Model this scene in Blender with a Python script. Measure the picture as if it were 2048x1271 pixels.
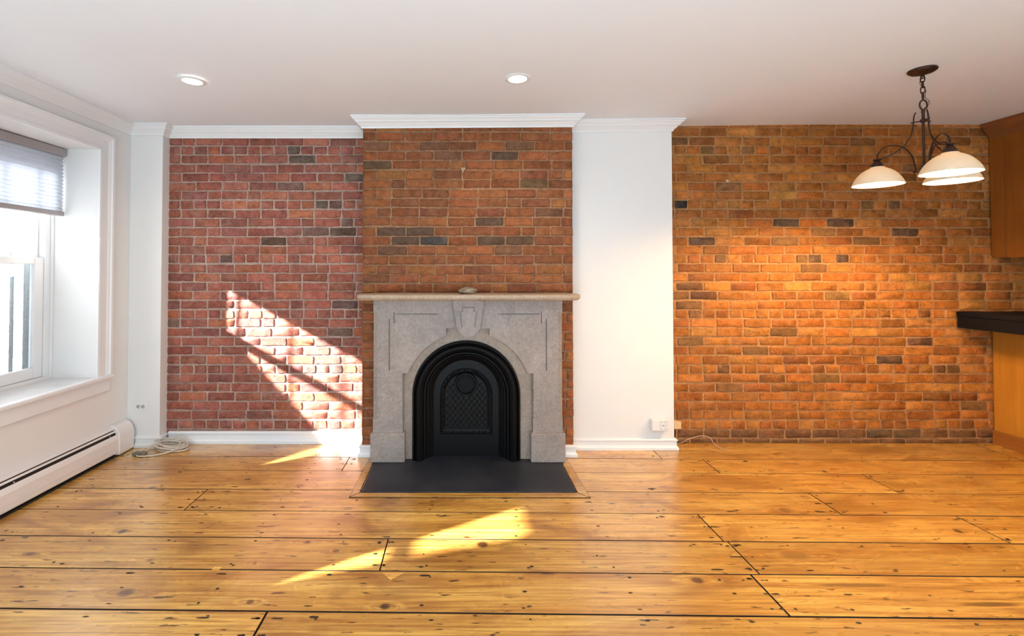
import bpy, math, random
from mathutils import Vector, Matrix
from mathutils.geometry import tessellate_polygon

S = bpy.context.scene
for _o in list(bpy.data.objects):
    bpy.data.objects.remove(_o)
COL = S.collection

# ------------------------------------------------------------------ camera
cam_d = bpy.data.cameras.new('camera')
cam = bpy.data.objects.new('camera', cam_d)
COL.objects.link(cam)
cam.location = (0, 0, 1.321)
cam.rotation_euler = (math.radians(90 + 1.066), 0, 0)
cam_d.sensor_width = 36.0
cam_d.lens = 950 / 2048 * 36.0
cam_d.shift_x = 0.0498
cam_d.shift_y = -0.05526
cam_d.clip_start = 0.05
S.camera = cam

# ------------------------------------------------------------------ view, sky, sun, big lights
S.view_settings.view_transform = 'Standard'
S.view_settings.look = 'None'
S.view_settings.gamma = 1
S.view_settings.use_curve_mapping = False
S.view_settings.exposure = 0.0

world = bpy.data.worlds.new('sky')
S.world = world
world.use_nodes = True
bg = world.node_tree.nodes['Background']
bg.inputs[0].default_value = (0.80, 0.90, 1.0, 1)
bg.inputs[1].default_value = 3.6


def light(name, kind, loc, energy, color=(1, 1, 1), target=None, **kw):
    d = bpy.data.lights.new(name, kind)
    d.energy = energy
    d.color = color
    for k, v in kw.items():
        setattr(d, k, v)
    o = bpy.data.objects.new(name, d)
    COL.objects.link(o)
    o.location = loc
    if target is not None:
        o.rotation_euler = (Vector(target) - Vector(loc)).to_track_quat('-Z', 'Y').to_euler()
    return o


SUN_DIR = Vector((1.75, 1.0, -0.945)).normalized()
light('sun', 'SUN', (-8, -4, 6), 62.0, (1.0, 0.98, 0.98), Vector((-8, -4, 6)) + SUN_DIR, angle=math.radians(0.9))
# added unseen fill behind the camera, in place of daylight
light('rear_fill', 'AREA', (0.0, -2.5, 1.25), 32, (0.70, 0.87, 1.0), (0.0, 2.2, 2.0),
      shape='RECTANGLE', size=4.4, size_y=2.1)
# added unseen upward fill that washes the ceiling with cool light
light('ceiling_fill', 'AREA', (0.3, -0.9, 0.5), 165, (0.61, 0.835, 1.0), (0.3, 0.1, 2.4),
      shape='RECTANGLE', size=4.6, size_y=1.6)
# unseen downlights added behind the camera for fill
for _x in (-1.5, 0.35, 2.2):
    light('fill_downlight', 'SPOT', (_x, 0.2, 2.40), 26, (0.95, 0.97, 1.0), (_x, 0.2, 0), spot_size=math.radians(140),
          spot_blend=0.9, shadow_soft_size=0.06)


# ------------------------------------------------------------------ helpers
class MB:
    def __init__(self):
        self.v, self.f, self.m, self.c = [], [], [], []

    def face(self, idx, m=0, c=None):
        self.f.append(tuple(idx)); self.m.append(m); self.c.append(c)

    def quad(self, a, b, c_, d, m=0, c=None):
        n = len(self.v)
        self.v += [tuple(a), tuple(b), tuple(c_), tuple(d)]
        self.face((n, n + 1, n + 2, n + 3), m, c)

    def box(self, x0, x1, y0, y1, z0, z1, m=0, c=None):
        n = len(self.v)
        self.v += [(x0, y0, z0), (x1, y0, z0), (x1, y1, z0), (x0, y1, z0),
                   (x0, y0, z1), (x1, y0, z1), (x1, y1, z1), (x0, y1, z1)]
        for q in ((0, 3, 2, 1), (4, 5, 6, 7), (0, 1, 5, 4), (1, 2, 6, 5), (2, 3, 7, 6), (3, 0, 4, 7)):
            self.face([n + i for i in q], m, c)
        return self

    def plate(self, outer, holes, fn, w0, w1, m=0, back=True, c=None):
        """outline with holes in (a, b); fn(a, b, w) -> xyz; front at w0, back at w1"""
        loops = [outer] + list(holes)
        flat = [p for l in loops for p in l]
        tris = tessellate_polygon([[Vector((p[0], p[1], 0)) for p in l] for l in loops])
        n = len(self.v)
        self.v += [fn(p[0], p[1], w0) for p in flat]
        self.v += [fn(p[0], p[1], w1) for p in flat]
        N = len(flat)
        for t in tris:
            self.face([n + i for i in t], m, c)
            if back:
                self.face([n + N + i for i in reversed(t)], m, c)
        k = 0
        for l in loops:
            L = len(l)
            for i in range(L):
                a, b = n + k + i, n + k + (i + 1) % L
                self.face((a, b, b + N, a + N), m, c)
            k += L
        return self

    def tube(self, pts, r, n=8, closed=False, m=0, caps=True, flat=1.0):
        pts = [Vector(p) for p in pts]
        rs = r if isinstance(r, (list, tuple)) else [r] * len(pts)
        L = len(pts)
        tang = []
        for i in range(L):
            a = pts[(i - 1) % L] if (closed or i > 0) else pts[i]
            b = pts[(i + 1) % L] if (closed or i < L - 1) else pts[i]
            t = b - a
            tang.append(t.normalized() if t.length > 1e-9 else Vector((0, 0, 1)))
        up = Vector((0, 0, 1)) if abs(tang[0].z) < 0.9 else Vector((1, 0, 0))
        nrm = tang[0].cross(up).normalized()
        base = len(self.v)
        for i in range(L):
            t = tang[i]
            nrm = (nrm - t * nrm.dot(t)).normalized()
            bn = t.cross(nrm)
            for k in range(n):
                a = 2 * math.pi * k / n
                self.v.append(tuple(pts[i] + nrm * (math.cos(a) * rs[i]) + bn * (math.sin(a) * rs[i] * flat)))
        for i in range(L if closed else L - 1):
            j = (i + 1) % L
            for k in range(n):
                k2 = (k + 1) % n
                self.face((base + i * n + k, base + i * n + k2, base + j * n + k2, base + j * n + k), m)
        if caps and not closed:
            self.face([base + k for k in reversed(range(n))], m)
            self.face([base + (L - 1) * n + k for k in range(n)], m)
        return self

    def lathe(self, prof, cen=(0, 0, 0), n=32, m=0, fn=None, closed=False):
        """profile of (r, z) round the vertical through cen; fn maps local xyz"""
        base = len(self.v)
        P = len(prof)
        for (r, z) in prof:
            for k in range(n):
                a = 2 * math.pi * k / n
                p = (r * math.cos(a), r * math.sin(a), z)
                if fn:
                    p = fn(*p)
                self.v.append((p[0] + cen[0], p[1] + cen[1], p[2] + cen[2]))
        for i in range(P if closed else P - 1):
            j = (i + 1) % P
            for k in range(n):
                k2 = (k + 1) % n
                self.face((base + i * n + k, base + i * n + k2, base + j * n + k2, base + j * n + k), m)
        if not closed:
            if prof[0][0] > 1e-6:
                self.face([base + k for k in reversed(range(n))], m)
            if prof[-1][0] > 1e-6:
                self.face([base + (P - 1) * n + k for k in range(n)], m)
        return self

    def sweep(self, path, prof, fn=lambda a, b, h: (a, b, h), m=0, closed=False, side=1):
        """profile (p, h) swept along a 2-D path with mitred corners; p is offset to the right of travel"""
        L = len(path)
        base = len(self.v)
        P = len(prof)
        for i in range(L):
            def nrm(a, b):
                d = (Vector(b) - Vector(a)).normalized()
                return Vector((d.y, -d.x)) * side
            p0 = path[i]
            if closed or 0 < i < L - 1:
                n1 = nrm(path[(i - 1) % L], p0)
                n2 = nrm(p0, path[(i + 1) % L])
                mvec = (n1 + n2)
                mvec = mvec / max(1e-6, (1 + n1.dot(n2)))
            elif i == 0:
                mvec = nrm(p0, path[1])
            else:
                mvec = nrm(path[i - 1], p0)
            for (p, h) in prof:
                q = Vector(p0) + mvec * p
                self.v.append(fn(q.x, q.y, h))
        for i in range(L if closed else L - 1):
            j = (i + 1) % L
            for k in range(P):
                k2 = (k + 1) % P
                self.face((base + i * P + k, base + j * P + k, base + j * P + k2, base + i * P + k2), m)
        if not closed:
            self.face([base + k for k in range(P)], m)
            self.face([base + (L - 1) * P + k for k in reversed(range(P))], m)
        return self

    def build(self, name, mats, parent=None, smooth=None, bevel=0.0, attr=False, fix=True):
        me = bpy.data.meshes.new(name)
        off = Vector((0, 0, 0))
        p = parent
        while p is not None:
            off += p.location
            p = p.parent
        me.from_pydata([tuple(Vector(q) - off) for q in self.v], [], self.f)
        if not isinstance(mats, (list, tuple)):
            mats = [mats]
        for mt in mats:
            me.materials.append(mt)
        me.polygons.foreach_set('material_index', self.m)
        if attr:
            ca = me.color_attributes.new('Col', 'FLOAT_COLOR', 'CORNER')
            k = 0
            for poly, c in zip(me.polygons, self.c):
                c = c or (0.5, 0.5, 0.5)
                for _ in range(poly.loop_total):
                    ca.data[k].color = (c[0], c[1], c[2], 1)
                    k += 1
        me.update()
        if fix:
            import bmesh
            bm = bmesh.new()
            bm.from_mesh(me)
            bmesh.ops.recalc_face_normals(bm, faces=bm.faces[:])
            bm.to_mesh(me)
            bm.free()
        if smooth is not None:
            for q in me.polygons:
                q.use_smooth = True
            me.set_sharp_from_angle(angle=math.radians(smooth))
        o = bpy.data.objects.new(name, me)
        COL.objects.link(o)
        if parent is not None:
            o.parent = parent
        if bevel:
            bv = o.modifiers.new('bevel', 'BEVEL')
            bv.width = bevel
            bv.segments = 2
            bv.limit_method = 'ANGLE'
            bv.angle_limit = math.radians(40)
        return o


def tag(o, label=None, cat=None, group=None, kind=None):
    if label: o['label'] = label
    if cat: o['category'] = cat
    if group: o['group'] = group
    if kind: o['kind'] = kind
    return o


def thing(name, loc, label, cat, group=None):
    o = bpy.data.objects.new(name, None)
    o.empty_display_size = 0.1
    COL.objects.link(o)
    o.location = loc
    return tag(o, label, cat, group)


def struct(o):
    o['kind'] = 'structure'
    return o


def smoothline(pts, n=8):
    """Catmull-Rom through the points"""
    P = [Vector(p) for p in pts]
    out = []
    for i in range(len(P) - 1):
        p0 = P[max(i - 1, 0)]; p1 = P[i]; p2 = P[i + 1]; p3 = P[min(i + 2, len(P) - 1)]
        for k in range(n):
            t = k / n
            out.append(0.5 * ((2 * p1) + (p2 - p0) * t + (2 * p0 - 5 * p1 + 4 * p2 - p3) * t * t
                              + (3 * p1 - p0 - 3 * p2 + p3) * t ** 3))
    out.append(P[-1])
    return out


# ------------------------------------------------------------------ materials
class NT:
    def __init__(self, name):
        self.mat = bpy.data.materials.new(name)
        self.mat.use_nodes = True
        self.t = self.mat.node_tree
        self.b = self.t.nodes['Principled BSDF']
        self.out = self.t.nodes['Material Output']

    def n(self, kind, ins=None, **props):
        nd = self.t.nodes.new(kind)
        for k, v in props.items():
            setattr(nd, k, v)
        for k, v in (ins or {}).items():
            self.set(nd.inputs[k], v)
        return nd

    def set(self, sock, v):
        if isinstance(v, bpy.types.NodeSocket):
            self.t.links.new(v, sock)
        elif isinstance(v, bpy.types.Node):
            self.t.links.new(v.outputs[0], sock)
        else:
            if sock.type == 'RGBA' and len(v) == 3:
                v = (*v, 1)
            sock.default_value = v

    def bs(self, **kw):
        for k, v in kw.items():
            self.set(self.b.inputs[k.replace('_', ' ')], v)

    def math(self, op, a, b=0.0, clamp=False):
        return self.n('ShaderNodeMath', {0: a, 1: b}, operation=op, use_clamp=clamp).outputs[0]

    def coord(self, scale=(1, 1, 1), which='Object'):
        tc = self.n('ShaderNodeTexCoord')
        return self.n('ShaderNodeMapping', {'Vector': tc.outputs[which], 'Scale': scale}).outputs[0]

    def noise(self, vec, scale, detail=4, rough=0.55, dist=0.0):
        return self.n('ShaderNodeTexNoise', {'Vector': vec, 'Scale': scale, 'Detail': detail, 'Roughness': rough,
                                             'Distortion': dist}).outputs[0]

    def ramp(self, fac, stops):
        nd = self.n('ShaderNodeValToRGB', {0: fac})
        e = nd.color_ramp.elements
        while len(e) < len(stops):
            e.new(0.5)
        for el, (p, c) in zip(e, stops):
            el.position = p
            el.color = (c, c, c, 1) if not isinstance(c, (tuple, list)) else (*c, 1)
        return nd.outputs[0]

    def mix(self, fac, a, b, mode='MIX'):
        nd = self.n('ShaderNodeMix', data_type='RGBA', blend_type=mode)
        self.set(nd.inputs[0], fac)
        self.set(nd.inputs[6], a)
        self.set(nd.inputs[7], b)
        return nd.outputs[2]

    def bump(self, h, strength=0.3, dist=0.01):
        nd = self.n('ShaderNodeBump', {'Height': h, 'Strength': strength, 'Distance': dist})
        self.set(self.b.inputs['Normal'], nd.outputs[0])


def plain(name, col, rough=0.5, metal=0.0, var=0.05, bump=0.0, scale=30, spec=0.5):
    w = NT(name)
    v = w.coord()
    nz = w.noise(v, scale, 3)
    c2 = tuple(max(0, c * (1 - var * 2)) for c in col)
    w.bs(Base_Color=w.mix(nz, c2, tuple(min(1, c * (1 + var)) for c in col)), Roughness=rough, Metallic=metal)
    w.b.inputs['Specular IOR Level'].default_value = spec
    if bump:
        w.bump(w.noise(v, scale * 2, 4), bump, 0.004)
    return w.mat


M = {}
M['wall_paint'] = plain('white_wall_paint', (0.79, 0.772, 0.75), 0.55, var=0.012, bump=0.03, scale=6)
M['ceiling_paint'] = plain('ceiling_paint', (0.80, 0.82, 0.85), 0.8, var=0.012, bump=0.02, scale=8)
M['trim_paint'] = plain('white_trim_paint', (0.80, 0.80, 0.80), 0.35, var=0.01, scale=10)
M['white_plastic'] = plain('white_plastic', (0.80, 0.79, 0.77), 0.35, var=0.02)
M['beige_plastic'] = plain('beige_plastic', (0.70, 0.50, 0.27), 0.45, var=0.03)
M['socket_grey'] = plain('socket_grey', (0.55, 0.52, 0.47), 0.4)
M['heater_enamel'] = plain('heater_enamel', (0.80, 0.755, 0.73), 0.35, var=0.03, scale=9)
M['dark_slot'] = plain('dark_slot', (0.012, 0.011, 0.010), 0.6)
M['steel'] = plain('steel', (0.6, 0.58, 0.55), 0.35, 1.0)
M['bronze'] = plain('oil_rubbed_bronze', (0.055, 0.026, 0.016), 0.38, 0.55, var=0.2, scale=60)
M['black_iron'] = plain('black_cast_iron', (0.005, 0.0046, 0.005), 0.40, 0.0, var=0.3, bump=0.25, scale=40, spec=0.13)
M['flue_shade'] = plain('flue_shade', (0.002, 0.002, 0.002), 0.9)
M['cord'] = plain('cord_sheath', (0.66, 0.58, 0.48), 0.5, var=0.08)
M['cord_plug'] = plain('cord_plug', (0.20, 0.16, 0.11), 0.55, var=0.25)
M['wire'] = plain('thin_wire_sheath', (0.60, 0.42, 0.34), 0.5)
M['shade_rail'] = plain('shade_rail', (0.36, 0.33, 0.33), 0.5)
M['siding'] = plain('white_siding', (0.42, 0.43, 0.44), 0.6, var=0.04)
M['concrete'] = plain('areaway_concrete', (0.45, 0.45, 0.45), 0.8, var=0.15, scale=5)
M['guard_iron'] = plain('grey_guard_iron', (0.16, 0.175, 0.19), 0.6, 0.0, var=0.5, scale=90)
M['gray_board'] = plain('weathered_board', (0.5, 0.5, 0.5), 0.7, var=0.1)
M['stool_paint'] = plain('worn_sill_paint', (0.70, 0.70, 0.71), 0.5, var=0.08, scale=8)
M['countertop'] = plain('black_countertop', (0.004, 0.004, 0.006), 0.7, var=0.3, scale=60, spec=0.2)
M['facade'] = plain('facade_plaster', (0.5, 0.4, 0.33), 0.8, var=0.1, scale=6)
M['hook_metal'] = plain('pale_hook_metal', (0.75, 0.66, 0.5), 0.4, 0.3)


def emitter(name, col, strength):
    w = NT(name)
    w.bs(Base_Color=(0.8, 0.8, 0.8), Roughness=0.4)
    w.b.inputs['Emission Color'].default_value = (*col, 1)
    w.b.inputs['Emission Strength'].default_value = strength
    return w.mat


M['bulb'] = emitter('warm_bulb', (1.0, 0.64, 0.28), 1450)
M['led'] = emitter('downlight_lens', (1.0, 0.93, 0.84), 24)


def glass():
    w = NT('window_glass')
    tr = w.n('ShaderNodeBsdfTransparent', {'Color': (0.94, 0.97, 0.98)})
    gl = w.n('ShaderNodeBsdfGlossy', {'Color': (1, 1, 1), 'Roughness': 0.02})
    fr = w.n('ShaderNodeFresnel', {'IOR': 1.3})
    mx = w.n('ShaderNodeMixShader', {0: fr.outputs[0], 1: tr.outputs[0], 2: gl.outputs[0]})
    w.t.links.new(mx.outputs[0], w.out.inputs[0])
    return w.mat


def translucent(name, col, amount, tcol=None):
    w = NT(name)
    v = w.coord()
    df = w.n('ShaderNodeBsdfDiffuse', {'Color': w.mix(w.noise(v, 25), tuple(c * 0.93 for c in col), col)})
    tl = w.n('ShaderNodeBsdfTranslucent', {'Color': tcol or col})
    mx = w.n('ShaderNodeMixShader', {0: amount, 1: df.outputs[0], 2: tl.outputs[0]})
    w.t.links.new(mx.outputs[0], w.out.inputs[0])
    return w.mat


M['glass'] = glass()
M['shade_fabric'] = translucent('pleated_shade_fabric', (0.66, 0.68, 0.72), 0.34)
M['lamp_glass'] = translucent('cream_lamp_glass', (0.84, 0.76, 0.60), 0.23, (0.90, 0.80, 0.60))


def brick_mat(name, mortar, smear, pale=(0.6, 0.5, 0.42), rough=0.7):
    w = NT(name)
    v = w.coord()
    at = w.n('ShaderNodeAttribute', attribute_name='Col').outputs[0]
    fine = w.noise(v, 95, 5, 0.65)
    med = w.noise(v, 22, 4, 0.6)
    big = w.noise(v, 5, 3, 0.6)
    c = w.mix(1.0, at, w.ramp(med, [(0.28, 0.62), (0.62, 1.12)]), 'MULTIPLY')
    c = w.mix(1.0, c, w.ramp(fine, [(0.3, 0.70), (0.62, 1.10)]), 'MULTIPLY')
    sm = w.ramp(w.noise(v, 13, 5, 0.7, 0.6), [(0.50, 0.0), (0.72, smear)])
    c = w.mix(sm, c, mortar)
    pl = w.ramp(w.noise(v, 34, 4, 0.75, 0.8), [(0.70, 0.0), (0.78, 0.55)])
    c = w.mix(pl, c, pale)
    dk = w.ramp(w.noise(v, 70, 2, 0.5), [(0.27, 0.75), (0.33, 0.0)])
    c = w.mix(dk, c, (0.03, 0.02, 0.018))
    w.bs(Base_Color=c, Roughness=rough)
    w.b.inputs['Specular IOR Level'].default_value = 0.25
    hh = w.math('ADD', w.math('MULTIPLY', fine, 0.5), w.math('MULTIPLY', med, 0.8))
    w.bump(hh, 0.55, 0.006)
    w2 = NT(name + '_mortar')
    v = w2.coord()
    nz = w2.noise(v, 45, 5, 0.7)
    n2 = w2.noise(v, 6, 3, 0.6)
    c = w2.mix(w2.ramp(nz, [(0.3, 0.0), (0.7, 1.0)]), tuple(q * 0.62 for q in mortar), tuple(min(1, q * 1.15) for q in mortar))
    c = w2.mix(1.0, c, w2.ramp(n2, [(0.3, 0.75), (0.65, 1.1)]), 'MULTIPLY')
    w2.bs(Base_Color=c, Roughness=0.85)
    w2.b.inputs['Specular IOR Level'].default_value = 0.15
    w2.bump(nz, 0.7, 0.006)
    return [w.mat, w2.mat]


M['brick_left'] = brick_mat('red_brick', (0.45, 0.32, 0.26), 0.28)
M['brick_chimney'] = brick_mat('brown_brick', (0.34, 0.18, 0.10), 0.30, (0.45, 0.30, 0.18))
M['brick_right'] = brick_mat('orange_brick', (0.46, 0.235, 0.10), 0.32, (0.70, 0.48, 0.24), 0.6)


def wood(name, light_c, dark_c, axis=2, rough=0.35, grain=22):
    w = NT(name)
    sc = [grain, grain, grain]
    sc[axis] = 1.2
    v = w.coord(tuple(sc))
    nz = w.noise(v, 1.0, 6, 0.6, 0.8)
    v2 = w.coord()
    blot = w.noise(v2, 2.5, 3)
    c = w.mix(w.ramp(nz, [(0.3, 0.0), (0.7, 1.0)]), dark_c, light_c)
    c = w.mix(1.0, c, w.ramp(blot, [(0.3, 0.85), (0.7, 1.08)]), 'MULTIPLY')
    w.bs(Base_Color=c, Roughness=rough)
    w.bump(nz, 0.06, 0.002)
    return w.mat


M['cherry'] = wood('orange_maple_veneer', (0.29, 0.098, 0.014), (0.22, 0.068, 0.009))
M['maple'] = wood('honey_maple_veneer', (0.52, 0.225, 0.030), (0.42, 0.165, 0.018))
M['kick_wood'] = wood('dark_kick_wood', (0.33, 0.12, 0.025), (0.25, 0.085, 0.015), axis=1)
M['crown_wood'] = wood('crown_wood', (0.25, 0.09, 0.028), (0.18, 0.06, 0.018), axis=1)


def marble(name, base, vein, warm, amt=0.4):
    w = NT(name)
    v = w.coord()
    n1 = w.noise(v, 4, 8, 0.65, 1.4)
    n2 = w.noise(v, 60, 5, 0.7)
    n3 = w.noise(v, 1.6, 3)
    c = w.mix(w.ramp(n1, [(0.32, 0.0), (0.62, 1.0)]), vein, base)
    c = w.mix(w.ramp(n3, [(0.4, 0.0), (0.7, amt)]), c, warm)
    c = w.mix(1.0, c, w.ramp(n2, [(0.3, 0.72), (0.66, 1.08)]), 'MULTIPLY')
    w.bs(Base_Color=c, Roughness=0.5)
    w.bump(n2, 0.12, 0.002)
    return w.mat


M['marble'] = marble('grey_marble', (0.365, 0.30, 0.265), (0.25, 0.205, 0.185), (0.38, 0.28, 0.215))
M['marble_slip'] = marble('tan_marble', (0.40, 0.30, 0.235), (0.32, 0.235, 0.18), (0.40, 0.27, 0.17))
M['marble_shelf'] = marble('tan_shelf_marble', (0.50, 0.38, 0.28), (0.40, 0.29, 0.21), (0.5, 0.34, 0.20))
M['slate'] = marble('dark_slate', (0.012, 0.015, 0.026), (0.004, 0.006, 0.012), (0.045, 0.045, 0.052), 0.8)
M['stone'] = marble('rough_pale_stone', (0.66, 0.52, 0.38), (0.08, 0.055, 0.035), (0.55, 0.40, 0.25), 0.5)

KNOTS = [  # x, y, radius along, radius across, darkness
    (0.104, 2.316, .030, .028, 1.0), (-1.375, 1.974, .034, .026, .8), (-0.841, 1.918, .016, .015, .8),
    (-0.299, 1.893, .022, .018, 1.0), (-0.589, 2.262, .017, .014, .8), (-2.009, 2.239, .026, .018, .6),
    (-1.419, 2.193, .014, .012, .6), (-0.931, 2.171, .010, .010, .7), (-1.714, 2.43, .022, .022, 1.0),
    (2.521, 2.434, .022, .022, .9), (1.008, 2.05, .028, .022, .9), (1.548, 2.227, .07, .035, .45),
    (1.784, 2.64, .028, .030, .6), (-0.989, 2.944, .030, .022, .8), (-1.878, 2.917, .022, .016, .9),
    (-0.747, 2.337, .016, .014, .9), (1.65, 2.02, .18, .013, .7), (2.09, 1.904, .13, .012, .75)]


def floor_mat():
    w = NT('old_pine_planks')
    pos = w.n('ShaderNodeTexCoord').outputs['Object']
    at = w.n('ShaderNodeAttribute', attribute_name='Col').outputs[0]
    sep = w.n('ShaderNodeSeparateColor', {0: at})
    rnd, tone = sep.outputs[0], sep.outputs[1]
    # knots
    ksum, kwarp = None, None
    for (x, y, a, b, d) in KNOTS:
        q = w.n('ShaderNodeVectorMath', {0: pos, 1: (x, y, 0)}, operation='SUBTRACT').outputs[0]
        q1 = w.n('ShaderNodeVectorMath', {0: q, 1: (1 / a, 1 / b, 0)}, operation='MULTIPLY').outputs[0]
        ln = w.n('ShaderNodeVectorMath', {0: q1}, operation='LENGTH').outputs['Value']
        core = w.math('MULTIPLY', w.n('ShaderNodeMapRange', {0: ln, 1: 0.6, 2: 1.15, 3: 1.0, 4: 0.0}).outputs[0], d)
        q2 = w.n('ShaderNodeVectorMath', {0: q, 1: (1 / (a * 5), 1 / (b * 2.2), 0)}, operation='MULTIPLY').outputs[0]
        l2 = w.n('ShaderNodeVectorMath', {0: q2}, operation='LENGTH').outputs['Value']
        wr = w.n('ShaderNodeMapRange', {0: l2, 1: 0.0, 2: 1.0, 3: 1.0, 4: 0.0}, interpolation_type='SMOOTHSTEP').outputs[0]
        ksum = core if ksum is None else w.math('MAXIMUM', ksum, core)
        kwarp = wr if kwarp is None else w.math('MAXIMUM', kwarp, wr)
    offs = w.n('ShaderNodeCombineXYZ', {0: w.math('MULTIPLY', rnd, 37.0), 1: w.math('MULTIPLY', rnd, 91.0), 2: w.math('MULTIPLY', kwarp, 0.9)}).outputs[0]
    p1 = w.n('ShaderNodeVectorMath', {0: pos, 1: offs}, operation='ADD').outputs[0]
    g1 = w.noise(w.n('ShaderNodeMapping', {'Vector': p1, 'Scale': (0.55, 7, 1)}).outputs[0], 1.3, 5, 0.55, 0.7)
    g2 = w.noise(w.n('ShaderNodeMapping', {'Vector': p1, 'Scale': (1.2, 42, 1)}).outputs[0], 1.6, 6, 0.65, 0.4)
    g3 = w.noise(w.n('ShaderNodeMapping', {'Vector': p1, 'Scale': (1.0, 2.2, 1)}).outputs[0], 1.9, 4, 0.6, 0.8)
    sp = w.noise(w.n('ShaderNodeMapping', {'Vector': p1, 'Scale': (1.0, 5.5, 1)}).outputs[0], 9.0, 3, 0.55, 0.3)
    c = w.mix(w.ramp(g1, [(0.32, 0.0), (0.68, 1.0)]), (0.62, 0.30, 0.055), (0.86, 0.515, 0.12))
    c = w.mix(w.ramp(g2, [(0.38, 0.75), (0.60, 0.0)]), c, (0.31, 0.105, 0.014))
    c = w.mix(w.ramp(g3, [(0.29, 0.80), (0.48, 0.0)]), c, (0.25, 0.080, 0.010))
    c = w.mix(w.ramp(g3, [(0.58, 0.0), (0.80, 0.5)]), c, (0.88, 0.58, 0.19))
    c = w.mix(1.0, c, w.n('ShaderNodeCombineColor', {0: tone, 1: tone, 2: tone}).outputs[0], 'MULTIPLY')
    c = w.mix(w.ramp(sp, [(0.635, 0.0), (0.68, 0.92)]), c, (0.07, 0.022, 0.006))
    # halo and rings round the knots
    ring = w.math('SINE', w.math('MULTIPLY', kwarp, 42.0))
    c = w.mix(w.math('MULTIPLY', kwarp, w.ramp(ring, [(0.0, 0.12), (1.0, 0.42)])), c, (0.33, 0.12, 0.022))
    c = w.mix(w.math('MULTIPLY', ksum, 1.0), c, w.mix(w.noise(w.coord((60, 60, 60)), 1.5), (0.018, 0.008, 0.004), (0.16, 0.06, 0.016)))
    w.bs(Base_Color=c, Roughness=w.ramp(g3, [(0.3, 0.34), (0.7, 0.22)]))
    w.b.inputs['Coat Weight'].default_value = 1.0
    w.b.inputs['Coat Roughness'].default_value = 0.30
    w.bump(w.math('ADD', w.math('MULTIPLY', g1, 0.9), w.math('MULTIPLY', g2, 0.25)), 0.10, 0.01)
    return w.mat


M['planks'] = floor_mat()
M['plank_gap'] = plain('dark_plank_gap', (0.030, 0.012, 0.005), 0.8)
M['nail_mark'] = plain('nail_stain', (0.022, 0.010, 0.006), 0.55, var=0.2)

# ================================================================== SETTING
LW, BW = -2.50, 3.66            # left wall, back brick wall
RX, FY = 6.0, -2.6              # far kitchen wall, wall behind the camera


def ceil_z(x):
    return 2.415 if x < 0 else (2.415 + 0.033 * x / 2.6 if x < 2.6 else 2.448)


# ---- floor
rnd = random.Random(5)
fl = MB()
fl.box(LW - 0.02, RX, FY, BW + 0.02, -0.05, -0.012, 1)
BOUND = [3.72, 3.374, 3.144, 2.873, 2.62, 2.36, 2.109, 1.857, 1.61, 1.35, 1.10, 0.85, 0.6, 0.34, 0.1, -0.15, -0.4, -0.65,
         -0.9, -1.15, -1.4, -1.65, -1.9, -2.15, -2.4, -2.7]
SL = -0.0145
GAP = [.0012, .0014, .0014, .0016, .0018, .0016, .0026, .0028]
JOIN = {0: [1.411, 3.9], 1: [-0.787, 1.69, 4.2], 2: [2.6], 3: [-1.528, 2.061], 4: [1.281, 2.66], 5: [-0.358, 1.299], 6: [1.258],
        7: [-0.75, 2.5]}
for i in range(len(BOUND) - 1):
    y1, y0 = BOUND[i], BOUND[i + 1]
    js = JOIN.get(i) or [rnd.uniform(-1.5, 0.3), rnd.uniform(1.4, 4)]
    xs = [LW - 0.02] + js + [RX]
    for a, b in zip(xs[:-1], xs[1:]):
        c = (rnd.random(), rnd.uniform(0.86, 1.1), 0)
        g = GAP[i % 8]
        aa, bb = a + g, b - g
        zt = rnd.uniform(-0.0008, 0)
        e = 0.0018
        yo = [(aa, y0 + SL * aa + g), (bb, y0 + SL * bb + g), (bb, y1 + SL * bb - g), (aa, y1 + SL * aa - g)]
        yi = [(aa + e, y0 + SL * aa + g + e), (bb - e, y0 + SL * bb + g + e), (bb - e, y1 + SL * bb - g - e), (aa + e, y1 + SL * aa - g - e)]
        n = len(fl.v)
        fl.v += [(p[0], min(p[1], BW + 0.01), -0.02) for p in yo] + [(p[0], min(p[1], BW + 0.01), zt - 0.0015) for p in yo] + [(p[0], min(p[1], BW + 0.008), zt) for p in yi]
        for k in range(4):
            k2 = (k + 1) % 4
            fl.face((n + k, n + k2, n + 4 + k2, n + 4 + k), 1, c)
            fl.face((n + 4 + k, n + 4 + k2, n + 8 + k2, n + 8 + k), 1, c)
        fl.face((n + 8, n + 9, n + 10, n + 11), 0, c)
        # nail stains: in pairs over the joists and beside the butt joints
        if y1 > 1.5:
            xs_n = [x for x in [LW + 0.25 + 0.42 * k + rnd.uniform(-.04, .04) for k in range(20)] if a + .05 < x < b - .05]
            xs_n += [a + 0.03, b - 0.03, a + 0.025, b - 0.028]
            for x in xs_n:
                if x < LW + 0.03 or x > RX - 0.1:
                    continue
                for f in rnd.sample([0.12, 0.16, 0.5, 0.84, 0.88], rnd.choice([2, 3, 3])):
                    if -0.66 < x < 0.77 and y0 + (y1 - y0) * f > 2.76:
                        continue
                    cx, cy = x + rnd.uniform(-.03, .03), y0 + (y1 - y0) * f + SL * x
                    if cy > BW - 0.03:
                        continue
                    ra, rb = rnd.uniform(.005, .013), rnd.uniform(.003, .0065)
                    if rnd.random() < 0.12:
                        ra *= 2.2
                    n2 = len(fl.v)
                    K = 10
                    jit = [rnd.uniform(.7, 1.2) for _ in range(K)]
                    fl.v += [(cx + ra * jit[k] * math.cos(2 * math.pi * k / K), cy + rb * jit[k] * math.sin(2 * math.pi * k / K), 0.0005) for k in range(K)]
                    fl.face([n2 + k for k in range(K)], 2)
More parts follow.
